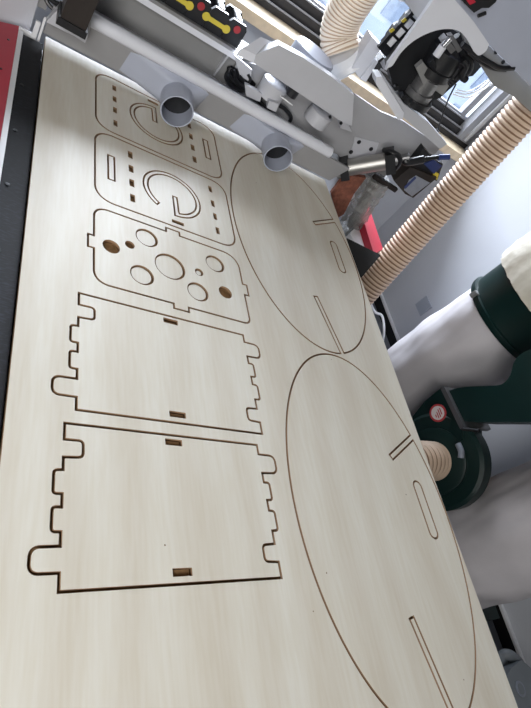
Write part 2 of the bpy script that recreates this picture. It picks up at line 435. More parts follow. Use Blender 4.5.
for x, y, q, w in rings_:
    a = random.uniform(-.2, .2); s = .0016 if q > .02 else 0
    tag(obj('disc_offcut', board([circle(x - s * .6, y + s * .8, q - K + .0003)], -T - .0035, -.0035), BM), 'round plywood offcut in the perforated panel, ' + w, 'offcut', 'round offcuts in the perforated panel')

# the two ovals with slots running in from their rims
def oval(ox, oy):
    cx, cy, a, b = ox + .925, oy - .464, .2895, .4955
    n = 220; pts = [V((cx + a * math.cos(2 * PI * k / n), cy + b * math.sin(2 * PI * k / n))) for k in range(n)]
    slots = [(V((ox + 1.046, oy - .305)), V((.862, .507)).normalized(), .0172), (V((ox + .926, oy - .727)), V((.205, -.979)).normalized(), .0172)]
    out = []
    for A, u, w in slots: pass
    def inside(p):
        for A, u, w in slots:
            q = p - A; nn = V((-u.y, u.x))
            if q.dot(u) > 0 and abs(q.dot(nn)) < w / 2 + .004: return (A, u, w)
        return None
    def hit(A, u, off):
        nn = V((-u.y, u.x)); o = A + nn * off; lo, hi = 0, .6
        for _ in range(50):
            md = (lo + hi) / 2; p = o + u * md
            if ((p.x - cx) / a) ** 2 + ((p.y - cy) / b) ** 2 < 1: lo = md
            else: hi = md
        return o + u * lo
    k = 0; done = set()
    while k < n:
        s = inside(pts[k])
        if s is None: out.append(tuple(pts[k])); k += 1; continue
        key = tuple(s[0])
        if key not in done:
            done.add(key); A, u, w = s; nn = V((-u.y, u.x))
            # counter-clockwise outline meets the slot's right side first
            seq = [hit(A, u, -w / 2), A - nn * w / 2, A + nn * w / 2, hit(A, u, w / 2)]
            if (seq[0] - V(out[-1])).length > (seq[3] - V(out[-1])).length: seq.reverse()
            out += [tuple(q) for q in seq]
        k += 1
    return out
for oy, lab, hl in ((0, 'large birch oval cut in the sheet, the farther one, next to the gantry', 'far'), (-1.002, 'large birch oval cut in the sheet, the nearer one, running out of the frame', 'near')):
    hs = stadium(1.123 + (.002 if oy else 0), oy - .545, oy - .372, .040)
    ov = oval(.002 if oy else 0, oy)
    cut_piece('plywood_oval', ov, [hs], lab, 'oval panel', 'slotted ovals cut in the sheet')
    offcut(hs, 'long round-ended offcut in the handle slot of the %s oval' % ('farther' if hl == 'far' else 'nearer'), 'handle slot offcuts')
tag(obj('plywood_sheet', board(sheet_loops, -T, 0), BM), 'pale birch plywood sheet with cut lines lying on the router table', 'plywood sheet')

# ------------------------------------------------------------------ router table
t = thing('router_table', (.6, -1.17, -Z0), 'router table under the plywood with black side rail and red side cover', 'machine table')
bm = B(); box(bm, (.004, -2.45, -.045), (1.19, .064, -T - .0006)); obj('spoilboard', bm, 'mdf', t)
bm = B(); box(bm, (-.05, -2.45, -.22), (1.17, .064, -.046)); obj('bed', bm, 'machine_dark', t)
for x in (.05, 1.02):
    for y in (-2.3, -1.2, -.12):
        bm = B(); box(bm, (x, y, -Z0), (x + .1, y + .1, -.2201)); obj('leg', bm, 'machine_dark', t)
        bm = B(); lathe(bm, (x + .05, y + .05, -Z0), (0, 0, 1), [(0, .07), (.02, .07), (.03, .03)], 20)
        bm.free()
bm = B(); box(bm, (-.064, -2.45, -.10), (-.004, .03, -.010), bev=.002)
obj('side_rail', bm, 'rack', t)
bm = B()
for i in range(9): lathe(bm, (-.048, -.25 - i * .22, -.0102), (0, 0, 1), [(0, .0055), (.0022, .0055), (.0025, .003)], 16)
obj_split('rail_bolt', bm, 'black_iron', t)
bm = B(); box(bm, (-.078, -2.45, -.09), (-.0645, .035, -.006)); box(bm, (-.0784, .050, -.09), (-.040, .060, -.006)); obj_split('edge_strip', bm, 'white', t)
bm = B(); prism(bm, [(-.0785, .070, -.012), (-.19, .070, -.045), (-.25, .070, -.13), (-.25, .070, -.62), (-.0785, .070, -.62)], None, vec=(0, -2.51, 0)); sc_ = obj('side_cover', bm, 'red', t)
bm = B()
for x, y in ((-.10, -.03), (-.105, -.20), (-.105, -.45)): lathe(bm, (x, y, -.012 - (-.0785 - x) * .296), (.28, 0, 1), [(-.001, .0035), (.002, .0035)], 12)
obj_split('cover_screw', bm, 'black', sc_)
bm = B(); box(bm, (-.040, .048, -.06), (-.026, .056, .040)); box(bm, (-.022, .050, -.06), (-.015, .056, .062)); obj_split('sheet_stop', bm, 'white', t)

# ------------------------------------------------------------------ gantry
XL, XR = -.045, 1.50
g = thing('gantry', (.6, .2, -Z0), 'grey router gantry spanning the far end of the plywood sheet', 'gantry')
bm = B(); xprofile(bm, [(.10, .135), (.10, .262), (.235, .262), (.235, .080), (.222, .080), (.222, .135)], XL, XR); beam = obj('beam', bm, 'machine_dark', g)  # unseen rear web reaches lower to block window light under the beam
bm = B(); xprofile(bm, [(.068, .244), (.068, .263), (.0995, .2635), (.0995, .244)], XL, .60); obj('top_lip', bm, 'machine_light', g)
bm = B(); xprofile(bm, [(.0995, .244), (.068, .244), (.090, .15), (.0995, .15)], .545, .552); obj('gusset', bm, 'machine', g)
# rounded rail cover
rr = []
for k in range(13):
    a = math.radians(-60 + 240 * k / 12 - 30); rr.append((-.035 + .024 * math.cos(PI - a), .165 + .022 * math.sin(PI - a)))
bm = B(); xprofile(bm, rr + [(.0995, .14), (.0995, .125)], .085, 1.075); obj('rail_cover', bm, 'machine_light', g, smooth=True)
# dust hood skirt between the rail cover and the sheet
bm = B(); xprofile(bm, [(-.048, .150), (.010, .034), (.016, .034), (-.035, .150)], -.015, 1.20); obj('hood_skirt', bm, 'panel_grey_shaded', g)
bm = B(); box(bm, (-.0445, .0995, .06), (-.02, .26, .262)); box(bm, (1.29, .0995, .02), (1.33, .26, .262))
obj_split('end_plate', bm, 'machine_dark', g)
bm = B(); box(bm, (-.26, .105, -Z0), (-.0455, .36, .262)); box(bm, (1.33, .10, -Z0), (1.46, .36, .0998)); obj_split('upright', bm, 'machine', g)
# two dust ports: flared sheet-metal funnels ending in round pipes
def port(pxy, wl, wr):
    c = at(*pxy, y=-.150); ax = V((-.07, -.98, -.03)).normalized()
    base = c - ax * .085; r = .056
    bm = B(); pipe(bm, base, c, r, r - .004, 36)
    n_ = 36; u, w = frame(ax)
    rg = [base + (u * math.cos(2 * PI * k / n_) + w * math.sin(2 * PI * k / n_)) * r for k in range(n_)]
    def mouth(k):
        p = rg[k] - base; cx_, cz_ = p.x / r, p.z / r; q = max(abs(cx_), abs(cz_)); cx_ /= q; cz_ /= q
        x = base.x + cx_ * (wr if cx_ > 0 else wl); t_ = (cz_ + 1) / 2
        # narrower at the foot on both sides
        zz = .036 + t_ * .110; yy = .010 - (zz - .034) / .116 * .058 - .0012
        return V((x, yy, zz))
    A = [bm.verts.new(p) for p in rg]; Bm = [bm.verts.new(mouth(k)) for k in range(n_)]
    for k in range(n_): bm.faces.new((A[k], A[(k + 1) % n_], Bm[(k + 1) % n_], Bm[k]))
    o = obj('dust_port', bm, 'lavender', g, smooth=True)
    bm = B(); lathe(bm, c - ax * .078, ax, [(0, r - .0045), (.002, r - .0045)], 30); obj('bore_shade', bm, 'black_iron', o)  # dark disc stands in for the shade inside the pipe
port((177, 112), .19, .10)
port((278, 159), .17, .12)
# cable chain riding on top of the beam
bm = B(); box(bm, (XL, .145, .2625), (.555, .235, .272)); tr_ = obj('chain_tray', bm, 'machine_light', g)
PC = .072
for i in range(10):
    x = .585 - PC * (i + 1)
    bm = B()
    prism(bm, [(x, .120, .264), (x + PC - .002, .120, .264), (x + PC - .002, .120, .328), (x + PC - .012, .120, .342), (x + .010, .120, .342), (x, .120, .328)], None, vec=(0, .014, 0))
    prism(bm, [(x, .222, .273), (x + PC - .002, .222, .273), (x + PC - .002, .222, .328), (x + PC - .012, .222, .342), (x + .010, .222, .342), (x, .222, .328)], None, vec=(0, .014, 0))
    box(bm, (x + .024, .1335, .326), (x + .048, .2225, .340))
    ln = obj('chain_link', bm, 'black', g)
    bm = B()
    if i % 2 == 1:
        for xx in (x - .006, x + PC + .002): lathe(bm, (xx, .1195, .300), (0, -1, 0), [(0, .014), (.002, .014)], 18)
        box(bm, (x - .004, .1172, .2925), (x + PC, .1194, .3075)); obj('yellow_clip', bm, 'yellow', ln)
    else:
        lathe(bm, (x + .036, .1195, .318), (0, -1, 0), [(0, .013), (.002, .013)], 18); obj('red_clip', bm, 'red_dark', ln)
    bm = B(); box(bm, (x + .026, .138, .3402), (x + .046, .218, .345)); obj('chain_bar', bm, 'white', ln)
# motor on the left end
mo = thing('stepper_motor', at(75, 14, y=-.10), 'dark brown motor with black end caps at the left end of the gantry', 'motor')
a_ = at(88, -18, y=-.12); b_ = at(74, 17, y=-.11); d_ = (b_ - a_).normalized()
bm = B(); dirbox(bm, a_, b_, .072, .072, up=(0, 1, 0)); obj('motor_body', bm, 'motor', mo)
bm = B(); dirbox(bm, b_, b_ + d_ * .022, .084, .084, up=(0, 1, 0)); dirbox(bm, a_ - d_ * .03, a_, .084, .084, up=(0, 1, 0)); obj_split('end_cap', bm, 'black', mo)
bm = B(); tube(bm, spline([at(43, -6, y=-.02), at(50, 6, y=-.03), at(58, 10, y=-.03), at(66, 8, y=-.02)], 8), .006, 8); tube(bm, spline([at(46, -6, y=-.04), at(54, 2, y=-.04), at(66, 6, y=-.03)], 8), .007, 8); obj_split('cable', bm, 'black', mo)
bm = B(); slab(bm, [(46, 22), (63, 4), (92, 18), (90, 30), (85, 43), (74, 36)], -.075, .03); obj('motor_mount', bm, 'machine', g)

# ------------------------------------------------------------------ spindle carriage in the middle of the beam
ca = thing('spindle_carriage', at(300, 90, y=.0), 'grey sheet-metal carriage on the gantry with open front and coiled black cables', 'machine carriage')
yf = -.065
bm = B(); slab(bm, [(256, 54.5), (279, 45), (302, 57), (332, 77), (354, 95), (352, 126), (342, 122), (254, 63)], yf, .035); obj('cover', bm, 'machine', ca)
e = [at(242, 48.5, y=yf - .0), at(261, 37, y=yf + .05), at(279, 45, y=yf + .05), at(256, 54.5, y=yf - .0)]
bm = B(); prism(bm, e, None, vec=(0, 0, -.005)); slab(bm, [(241.5, 49), (255.5, 55), (253.5, 63), (237, 55)], yf, .006)
obj('bevelled_end', bm, 'machine_light', ca)
bm = B(); slab(bm, [(238, 60), (262, 66), (345, 95), (356, 95), (381, 112), (403, 121), (441, 147), (436, 153), (399, 172), (352, 168), (338, 155), (222, 96)], .088, .0115); obj('back_plate', bm, 'panel_grey_shaded', ca)
bm = B(); slab(bm, [(355, 137), (379, 143), (371, 166), (349, 158)], .083, .0045); hp = obj('hatch_plate', bm, 'machine', ca)
bm = B()
for p in ((359, 142), (371, 149), (351, 152), (364, 158)): lathe(bm, at(*p, y=.083), (0, -1, 0), [(-.001, .0095), (.0015, .0095)], 14)
obj_split('hatch_hole', bm, 'black', hp)
# bearing housings: upright round barrels seen under the cover
for (px, py, rr_, hh) in ((268, 96, .052, .055), (314, 122, .050, .05)):
    c = at(px, py, y=.035)
    bm = B(); lathe(bm, c - V((0, 0, .0)), (0, 0, 1), [(0, rr_), (hh, rr_), (hh + .004, rr_ - .006)], 40); obj('bearing_barrel', bm, 'machine', ca, smooth=True)
bm = B(); slab(bm, [(234, 55), (252, 70), (250, 82), (240, 76)], .03, .01); slab(bm, [(245, 84), (262, 94), (260, 102), (246, 96)], .0, .02); slab(bm, [(269, 101), (279, 104), (276, 112), (267, 108)], -.035, .02)
slab(bm, [(345, 117), (352, 132), (340, 128)], .03, .05); obj_split('bracket', bm, 'machine', ca)
bm = B(); lathe(bm, at(286, 101, y=-.02), (.1, .3, 1), [(0, .030), (.004, .030)], 24); obj('round_washer', bm, 'white', ca)
bm = B(); lathe(bm, at(290, 95, y=.01), (0, 0, 1), [(0, .024), (.05, .024)], 20); obj('shaft', bm, 'black', ca)
bm = B()
for p in ((330, 117), (341, 123)): lathe(bm, at(*p, y=-.067), (0, -1, 0), [(-.002, .006), (.003, .006)], 12)
obj_split('cover_screw', bm, 'black', ca)
bm = B()
loops_ = [[(231, 68), (226, 76), (230, 84), (240, 90), (250, 92), (262, 104), (276, 118), (286, 124), (291, 118), (286, 110), (280, 106)],
          [(228, 72), (232, 80), (242, 86), (252, 88), (268, 98), (276, 104)], [(234, 70), (236, 80), (244, 86), (250, 80), (248, 74)], [(240, 76), (246, 84), (252, 92), (262, 99)]]
for i, lp in enumerate(loops_): tube(bm, spline([at(x, y, y=.055 - .012 * i) for x, y in lp], 8), .0075 - .001 * i, 10)
obj_split('cable_loop', bm, 'black', ca, smooth=True)
bm = B(); prism(bm, [at(x, y, y=.084) for x, y in ((227, 67), (232, 66), (247, 74), (256, 84), (252, 92), (236, 88), (226, 78))], None, vec=(0, .0035, 0)); obj('cable_opening', bm, 'black', ca)
# round grey stub rising from the cover and the white cuff with the cream hose
c = at(316, 52, y=.11)
bm = B(); lathe(bm, c - V((0, 0, .10)), (0, 0, 1), [(0, .086), (.095, .086), (.10, .082)], 48); obj('round_stub', bm, 'lavender', ca, smooth=True)
h0 = at(345, 62, d=2.42); 
bm = B(); tube(bm, spline([at(351, 74, d=2.44), at(347, 64, d=2.44), at(342, 52, d=2.42)], 6), [.081] * 9 + [.081, .081, .081, .080], 36); cf = tag(obj('hose_cuff', bm, 'white', smooth=True), 'white plastic cuff joining the cream hose to the carriage', 'hose cuff')
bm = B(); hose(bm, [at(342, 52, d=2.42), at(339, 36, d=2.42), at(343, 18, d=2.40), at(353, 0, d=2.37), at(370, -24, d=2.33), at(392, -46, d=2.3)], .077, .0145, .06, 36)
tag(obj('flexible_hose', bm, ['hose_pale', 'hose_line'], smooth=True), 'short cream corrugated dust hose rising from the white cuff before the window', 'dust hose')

# ------------------------------------------------------------------ spindle head at the right end
sh = thing('router_spindle', at(430, 90, y=.0), 'dark spindle under a large arched grey hood at the right end of the gantry', 'spindle head')
YH = -.10
bm = B(); slab(bm, [(376, 77), (382, 77), (404, 113), (403, 119), (398, 120), (376, 84)], YH + .02, .05); obj_split('mount_edge', bm, 'machine_light', sh)
bm = B(); slab(bm, [(382, 74), (392, 88), (404, 104), (428, 122), (447, 144), (440, 149), (404, 118), (380, 80)], YH + .05, .03); obj('mount_plate', bm, 'machine', sh)
def arc(pts, n=6): return [(p.x, p.y) for p in spline([(x, y, 0) for x, y in pts], n)]
outer = [(386, 71), (388, 64), (404, 42), (419, 21), (436, -4), (446, -16), (458, -10), (455, 0), (474, 22), (489, 44)]
tip = arc([(489, 44), (486, 51), (479, 55.5), (474, 52)], 4)
inner = arc([(474, 52), (466, 38), (459, 31), (450, 29), (438, 30), (424, 35), (411, 43), (400, 54), (393, 65), (388, 68)], 4)
bm = B(); slab(bm, outer + tip[1:] + inner[1:], YH - .03, .016); obj('hood_front', bm, 'machine_light', sh)
# side of the hood, going back
bm = B(); slab(bm, [(419, 21), (436, -4), (446, -20), (449, -12), (440, 0), (422, 26)], YH + .008, .16); obj('hood_side', bm, 'machine', sh)
bm = B(); slab(bm, [(455, 0), (452, -14), (545, -14), (545, 98), (531, 86), (489, 45), (474, 22)], YH - .02, .012)
obj('hood_cheek', bm, 'lavender', sh)
bm = B(); slab(bm, [(458, 24), (489, 46), (531, 87), (545, 100), (545, 118), (531, 112), (513, 96), (494, 86), (481, 66), (468, 50)], YH + .012, .03); obj('inner_panel', bm, 'machine_dark', sh)
bm = B(); slab(bm, [(388, 66), (393, 62), (400, 52), (411, 42), (424, 34), (438, 29), (452, 29), (462, 34), (474, 52), (482, 66), (473, 76), (462, 78), (440, 98), (426, 104), (404, 96), (392, 84)], YH + .095, .05); obj('inner_back', bm, 'black_iron', sh)
def between(p, q, r, name, mt, par, prof=None, seg=28):
    p, q = V(p), V(q); L = (q - p).length
    bm = B(); lathe(bm, p, q - p, [(0, r), (L, r)] if prof is None else [(t_ * L, r * k_) for t_, k_ in prof], seg); return obj(name, bm, mt, par, smooth=True)
between(at(414, 98, y=.0), at(430, 76, y=-.01), .058, 'spindle_body', 'steel', sh, [(0, .92), (.04, 1), (.45, 1), (.46, .86), (1, .86)])
between(at(412, 101, y=.0), at(416, 95, y=.0), .075, 'spindle_flange', 'black_iron', sh)
between(at(432, 74, y=-.01), at(452, 45, y=-.02), .070, 'spindle_motor', 'black', sh, [(0, .9), (.05, 1), (.3, 1), (.32, .93), (.36, .93), (.38, 1), (.9, 1), (1, .8)])
bm = B(); slab(bm, [(416, 68), (423, 62), (432, 74), (449, 86), (443, 96), (432, 88), (424, 86)], YH + .05, .02); obj('clamp_collar', bm, 'machine_dark', sh)
between(at(436, 56, y=-.09), at(443, 46, y=-.09), .014, 'air_fitting', 'machine_light', sh)
between(at(443, 46, y=-.09), at(450, 38, y=-.09), .011, 'air_fitting', 'chrome', sh)
bm = B(); slab(bm, [(441, 42), (447, 37), (456, 50), (451, 54)], -.085, .03); slab(bm, [(448, 36), (453, 35), (462, 50), (458, 53)], -.085, .02); obj_split('valve_bracket', bm, 'steel', sh)
bm = B()
for lp, r_, y_ in (([(456, 36), (462, 52), (470, 62), (468, 72), (458, 76)], .013, -.07), ([(452, 40), (456, 56), (462, 70), (456, 80)], .010, -.075), ([(462, 44), (476, 54), (488, 62), (500, 68), (514, 68)], .009, -.115),
                   ([(468, 52), (478, 60), (492, 68), (506, 70)], .007, -.11), ([(447, 48), (450, 62), (446, 74), (452, 82)], .012, -.06), ([(430, 60), (438, 72), (450, 78), (458, 72)], .011, -.06), ([(462, 60), (466, 66), (462, 76), (466, 80)], .012, -.09)):
    tube(bm, spline([at(x, y, y=y_) for x, y in lp], 8), r_, 10)
obj('hose_bundle', bm, 'black', sh, smooth=True)
bm = B()
for p in ((421, 32), (431, 31), (412, 103), (404, 97), (396, 88)): lathe(bm, at(*p, y=YH + .015), (0, -1, 0), [(-.01, .009), (.004, .009)], 12)
for p in ((496, 52), (503, 62)): lathe(bm, at(*p, y=YH + .011), (0, -1, 0), [(-.004, .007), (.003, .007)], 12)
obj_split('bolt', bm, 'black', sh)
bm = B()
tube(bm, spline([at(456, 84, y=.0), at(448, 100, y=.0), at(441, 120, y=.0), at(438, 130, y=.0)], 6), .0032, 8); lathe(bm, at(438, 130, y=.0), (0, 0, -1), [(0, .008), (.02, .008)], 12); obj('thin_lead', bm, 'black', sh)
bm = B()
for i, lp in enumerate(([(455, 92), (466, 94), (482, 88), (496, 74)], [(456, 90), (470, 91), (488, 80), (500, 70)], [(452, 94), (470, 97), (492, 84), (504, 74)])): tube(bm, spline([at(x, y, y=.06 + .01 * i) for x, y in lp], 8), .0028, 8)
obj_split('air_tube', bm, 'white', sh, smooth=True)
# black fork rack (tool holders) beside the hood
tr = thing('tool_rack', at(412, 34, y=.12), 'black fork-shaped tool holder rack beside the cream hose', 'tool rack')
bm = B(); slab(bm, [(383, 53), (388, 37), (395, 27), (401, 24), (407, 16), (414, 11), (420, 8), (423, 14), (409, 33), (397, 46), (388, 59)], .122, .03); obj('rack_body', bm, 'black', tr)
for i in range(4):
    x, y = 385 + 8.6 * i, 45 - 9.0 * i
    bm = B(); slab(bm, [(x, y), (x + 8.4, y - 9), (x + 17, y - 1), (x + 16, y + 2), (x + 9, y + 2.5), (x + 8.6, y + 10)] if False else [(x - 3, y - 2), (x + 5, y - 11), (x + 8, y - 9), (x + 2, y - 1), (x + 5, y + 2), (x + 11, y - 5), (x + 14, y - 2), (x + 6, y + 7)], .10, .02)
    f_ = obj('fork', bm, 'black', tr)
    bm = B(); slab(bm, [(x + 2.2, y - 1), (x + 8.2, y - 8), (x + 12, y - 4.4), (x + 5.6, y + 2.4)], .094, .0055); obj('holder_socket', bm, 'white', f_)
for i in range(2):
    x, y = 389 + 12 * i, 31 - 10 * i
    bm = B(); slab(bm, [(x, y), (x + 4, y - 3), (x + 6, y - 1), (x + 2, y + 2)], .095, .004); obj_split('yellow_mark', bm, 'yellow', tr)
bm = B(); dirbox(bm, at(381, 51, y=.13), at(419, 12, y=.13), .012, .05); obj('rail', bm, 'black_iron', tr)
bm = B(); slab(bm, [(405, 42), (424, 22), (427, 26), (390, 66), (384, 70), (382, 66)], .14, .03); obj('support_bar', bm, 'machine', tr)
bm = B(); slab(bm, [(420, 4), (427, -4), (436, -4), (433, 4), (427, 10)], .05, .05); obj('fork', bm, 'black', tr)
# two pale guard boxes behind the hood
gb = thing('guard_box', at(370, 60, y=.16), 'pale grey open box standing between the hose cuff and the tool rack', 'guard box')
bm = B(); slab(bm, [(352, 68), (372, 37), (382, 47), (360, 79)], .16, .06); slab(bm, [(360, 79), (372, 64), (376, 60), (378, 62), (366, 82)], .15, .02); obj('box_body', bm, 'machine_light', gb)
bm = B(); slab(bm, [(364, 80), (376, 62), (383, 57), (386, 60), (372, 82)], .165, .05); obj('box_recess', bm, 'frame_dark', gb)
bm = B(); slab(bm, [(399, 1), (406, -8), (420, -8), (424, 10), (418, 16), (404, 2)], .13, .05); tag(obj('guard_plate', bm, 'machine_light'), 'pale grey angled guard plate at the top between tool rack and window', 'guard plate')
# dark switch box with a red part on the hood
sb = thing('switch_box', at(482, 2, y=YH - .05), 'small black control box with a red piece on the grey hood', 'control box')
bm = B(); slab(bm, [(463, 2), (470, -8), (500, -8), (496, 2), (489, 8), (482, 8), (474, 13), (469, 8)], YH - .05, .0295); obj('case', bm, 'black', sb)
bm = B(); slab(bm, [(467, 1), (472, -2), (476, 2), (470, 5)], YH - .058, .0078); obj('red_key', bm, 'red', sb)
bm = B(); between_p = at(478, 16, y=YH - .045); lathe(bm, between_p, (.4, 0, .5), [(0, .006), (.025, .006)], 12); obj('stub', bm, 'black', sb)

# ------------------------------------------------------------------ pneumatic cylinder, motor box, film-wrapped brush
pc = thing('air_cylinder', at(370, 168, y=.03), 'aluminium air cylinder with black end blocks on the gantry right end', 'pneumatic cylinder')
A_, B_ = at(346, 168, y=.045), at(388, 161, y=.0); dd = (B_ - A_).normalized()
between(A_, B_, .036, 'barrel', 'alu', pc)
bm = B(); dirbox(bm, A_ - dd * .025, A_ + dd * .012, .082, .082); dirbox(bm, B_ - dd * .012, B_ + dd * .030, .088, .088); obj_split('end_block', bm, 'black', pc)
bm = B(); E_ = at(398, 162, y=-.02); lathe(bm, B_ + dd * .03, dd, [(0, .026), (.02, .026), (.022, .018), (.06, .018)], 20); obj('rod_nose', bm, 'steel', pc)
bm = B(); tube(bm, spline([B_ + dd * .07, at(407, 162, y=-.03), at(420, 160, y=-.03), at(424, 159, y=-.03)], 6), [.017] * 18 + [.015], 16); obj('rubber_boot', bm, 'black', pc, smooth=True)
between(at(424, 159, y=-.03), at(440, 157, y=-.03), .0085, 'rod', 'black_iron', pc)
between(at(438, 157.3, y=-.03), at(449, 157, y=-.03), .012, 'blue_cap', 'blue', pc)
bm = B(); tube(bm, spline([at(384, 150, y=.02), at(392, 152, y=-.02), at(400, 158, y=-.03), at(396, 168, y=-.02), at(386, 168, y=.01)], 8), .011, 10); obj('coiled_tube', bm, 'black', pc, smooth=True)
mb = thing('motor_box', at(415, 180, y=.06), 'brown and black motor with a grey label below the air cylinder', 'motor')
p0, p1 = at(396, 174, y=.09), at(428, 196, y=.03)
bm = B(); slab(bm, [(394, 181), (410, 167), (437, 178), (413, 198), (405, 194)], .03, .07); obj('motor_body', bm, 'motor', mb)
bm = B(); slab(bm, [(408, 168), (424, 148), (432, 158), (443, 164), (437, 181), (425, 177)], .05, .06); obj('connector_block', bm, 'black', mb)
bm = B(); slab(bm, [(409, 180), (416, 175.5), (430, 183), (412, 196.5), (404, 190)], .0285, .0012); lb = obj('label', bm, 'label', mb)
bm = B(); slab(bm, [(404, 187), (415, 176.5), (416.5, 178), (405.5, 189)], .0272, .0011); obj('blue_stripe', bm, 'blue', lb)
bm = B(); slab(bm, [(434, 171), (439, 174), (437, 180), (433, 176)], .045, .02); obj('yellow_plug', bm, 'yellow', mb)
bm = B(); slab(bm, [(424, 164), (434, 160), (442, 166), (434, 174)], .044, .005); obj('blue_panel', bm, 'blue', mb)
fb = thing('wrapped_brush', at(355, 200, y=.08), 'brush roll wrapped in clear plastic film hanging at the gantry right end', 'wrapped brush')
bm = B()
pth = spline([at(379, 178, y=.08), at(368, 196, y=.08), at(357, 214, y=.085), at(349, 229, y=.09)], 8); nn_ = len(pth)
rg = tube(bm, pth, [.060 + .004 * math.sin(i * 1.7) for i in range(nn_)], 28)
for r_ in rg:
    for k, v_ in enumerate(r_):
        v_.co += V((random.uniform(-1, 1), random.uniform(-1, 1), 0)) * .0035
obj('film', bm, 'film', fb, smooth=True)
between(at(376, 180, y=.085), at(352, 226, y=.09), .030, 'roll', 'alu', fb)
bm = B(); dirbox(bm, at(374, 176, y=.05), at(396, 190, y=.03), .02, .02); obj('hanger', bm, 'motor', fb)
bm = B(); slab(bm, [(331, 194), (340, 182), (352, 176), (366, 178), (354, 194), (344, 214), (338, 218)], .070, .02); tag(obj('sawdust_cloth', bm, 'cloth_brown'), 'reddish brown dusty brush pad behind the plastic-wrapped roll', 'brush pad')

# ------------------------------------------------------------------ right side cover and black end piece
rc = thing('side_box', (1.55, .2, -Z0), 'red topped machine side box beyond the right edge of the sheet', 'machine cover')
zr = -.10
bm = B(); prism(bm, [at(364, 214, z=zr), at(370, 212, z=zr), at(383, 252, z=zr), at(378, 254, z=zr)], None, vec=(0, 0, -.06))
bm.free()
pa, pb, pc_, pd = at(362, 216, z=zr), at(369, 207, z=zr), at(383, 249, z=zr), at(374, 254, z=zr)
bm = B(); prism(bm, [pa, pb, pc_, pd], None, vec=(0, 0, -.05)); obj('red_lid', bm, 'red', rc)
bm = B(); prism(bm, [at(350, 234, z=-.14), at(358, 224, z=-.14), at(372, 251, z=-.14), at(362, 256, z=-.14)], None, vec=(0, 0, -.30)); obj('inner_box', bm, 'white', rc)
bm = B(); prism(bm, [pa + V((0, 0, -.0505)), pb + V((0, 0, -.0505)), pc_ + V((0, 0, -.0505)), pd + V((0, 0, -.0505))], None, vec=(0, 0, -Z0 - zr + .0505)); obj('box_wall', bm, 'machine_dark', rc)
bm = B(); prism(bm, [at(347, 238, z=-.04), at(381, 255, z=-.04), at(362, 277, z=-.04), at(354, 270, z=-.04)], None, vec=(0, 0, -.839))
tag(obj('black_guard', bm, 'matt_black'), 'black wedge-shaped guard between the sheet edge and the tan hose', 'guard')

# ------------------------------------------------------------------ big tan hose standing right of the table
h1, h2 = at(369, 286, d=2.86), at(440, 206, d=2.76)
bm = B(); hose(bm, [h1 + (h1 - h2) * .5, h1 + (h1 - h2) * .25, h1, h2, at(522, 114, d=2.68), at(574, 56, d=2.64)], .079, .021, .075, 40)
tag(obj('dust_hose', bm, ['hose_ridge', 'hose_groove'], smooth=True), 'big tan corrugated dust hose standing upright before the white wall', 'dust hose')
bm = B(); tube(bm, spline([at(370, 302, z=-.55), at(375, 312, z=-.6), at(382, 316, z=-.6), at(384, 330, z=-.62), at(382, 345, z=-.7)], 8), .008, 10)
tag(obj('white_cord', bm, 'white', smooth=True), 'thin white cord hanging by the floor beside the sheet edge', 'cord')

# ------------------------------------------------------------------ dust collector
dc = thing('dust_collector', (2.05, -.95, -Z0), 'dark green double dust collector with white filter bags by the wall', 'dust collector')
RB = .257
def bag_bm(cx, cy, z0, z1, r, top=False):
    bm = B(); prof = []
    n = 44
    for i in range(n + 1):
        t_ = i / n; z = z0 + (z1 - z0) * t_
        rr_ = r * (1 + .012 * math.sin(9 * t_ + cx) + .01 * math.sin(23 * t_))
        if t_ < .12 and not top: rr_ *= .55 + .45 * math.sin(t_ / .12 * PI / 2)
        if top and t_ > .8: rr_ *= math.cos((t_ - .8) / .2 * 1.45) * .95 + .05
        prof.append((z - z0, rr_))
    lathe(bm, (cx, cy, z0), (0, 0, 1), prof, 96)
    for v_ in bm.verts:
        a = math.atan2(v_.co.y - cy, v_.co.x - cx); k = 1 + .012 * math.sin(5 * a + v_.co.z * 6) + .008 * math.sin(11 * a - v_.co.z * 11) + .004 * math.sin(23 * a + v_.co.z * 17)
        v_.co.x = cx + (v_.co.x - cx) * k; v_.co.y = cy + (v_.co.y - cy) * k
    return bm
B1 = at(489, 336, x=2.25); B2 = V((2.25, -1.42, 0))
zb = .045
for i, (bx, by) in enumerate(((B1.x, B1.y), (B2.x, B2.y))):
    o = obj('lower_bag', bag_bm(bx, by, -.80, zb - .001, RB), 'bag', dc, smooth=True)

    bm = B(); lathe(bm, (bx, by, zb), (0, 0, 1), [(0, RB + .012), (.012, RB + .018), (.03, RB + .018), (.034, RB + .006), (.18, RB + .006), (.185, RB + .009), (.200, RB + .009)], 56)
    o = obj('drum', bm, 'green', dc, smooth=True)
    bm = B()
    for k in range(4):
        a = PI * (.9 + .5 * k); c_ = V((bx + math.cos(a) * (RB + .022), by + math.sin(a) * (RB + .022), zb + .02)); box(bm, c_ - V((.012, .012, .018)), c_ + V((.012, .012, .018)), bev=.004)
    obj_split('clamp_knob', bm, 'machine_dark', o)
    bm = bag_bm(bx - .01, by, zb + .201, 1.45, RB + .03, True)
    for v_ in bm.verts:
        if v_.co.z < zb + .30: v_.co += V((random.uniform(-1, 1), random.uniform(-1, 1), random.uniform(-.6, .6))) * .004
    obj('upper_bag', bm, 'bag_plastic', dc, smooth=True)
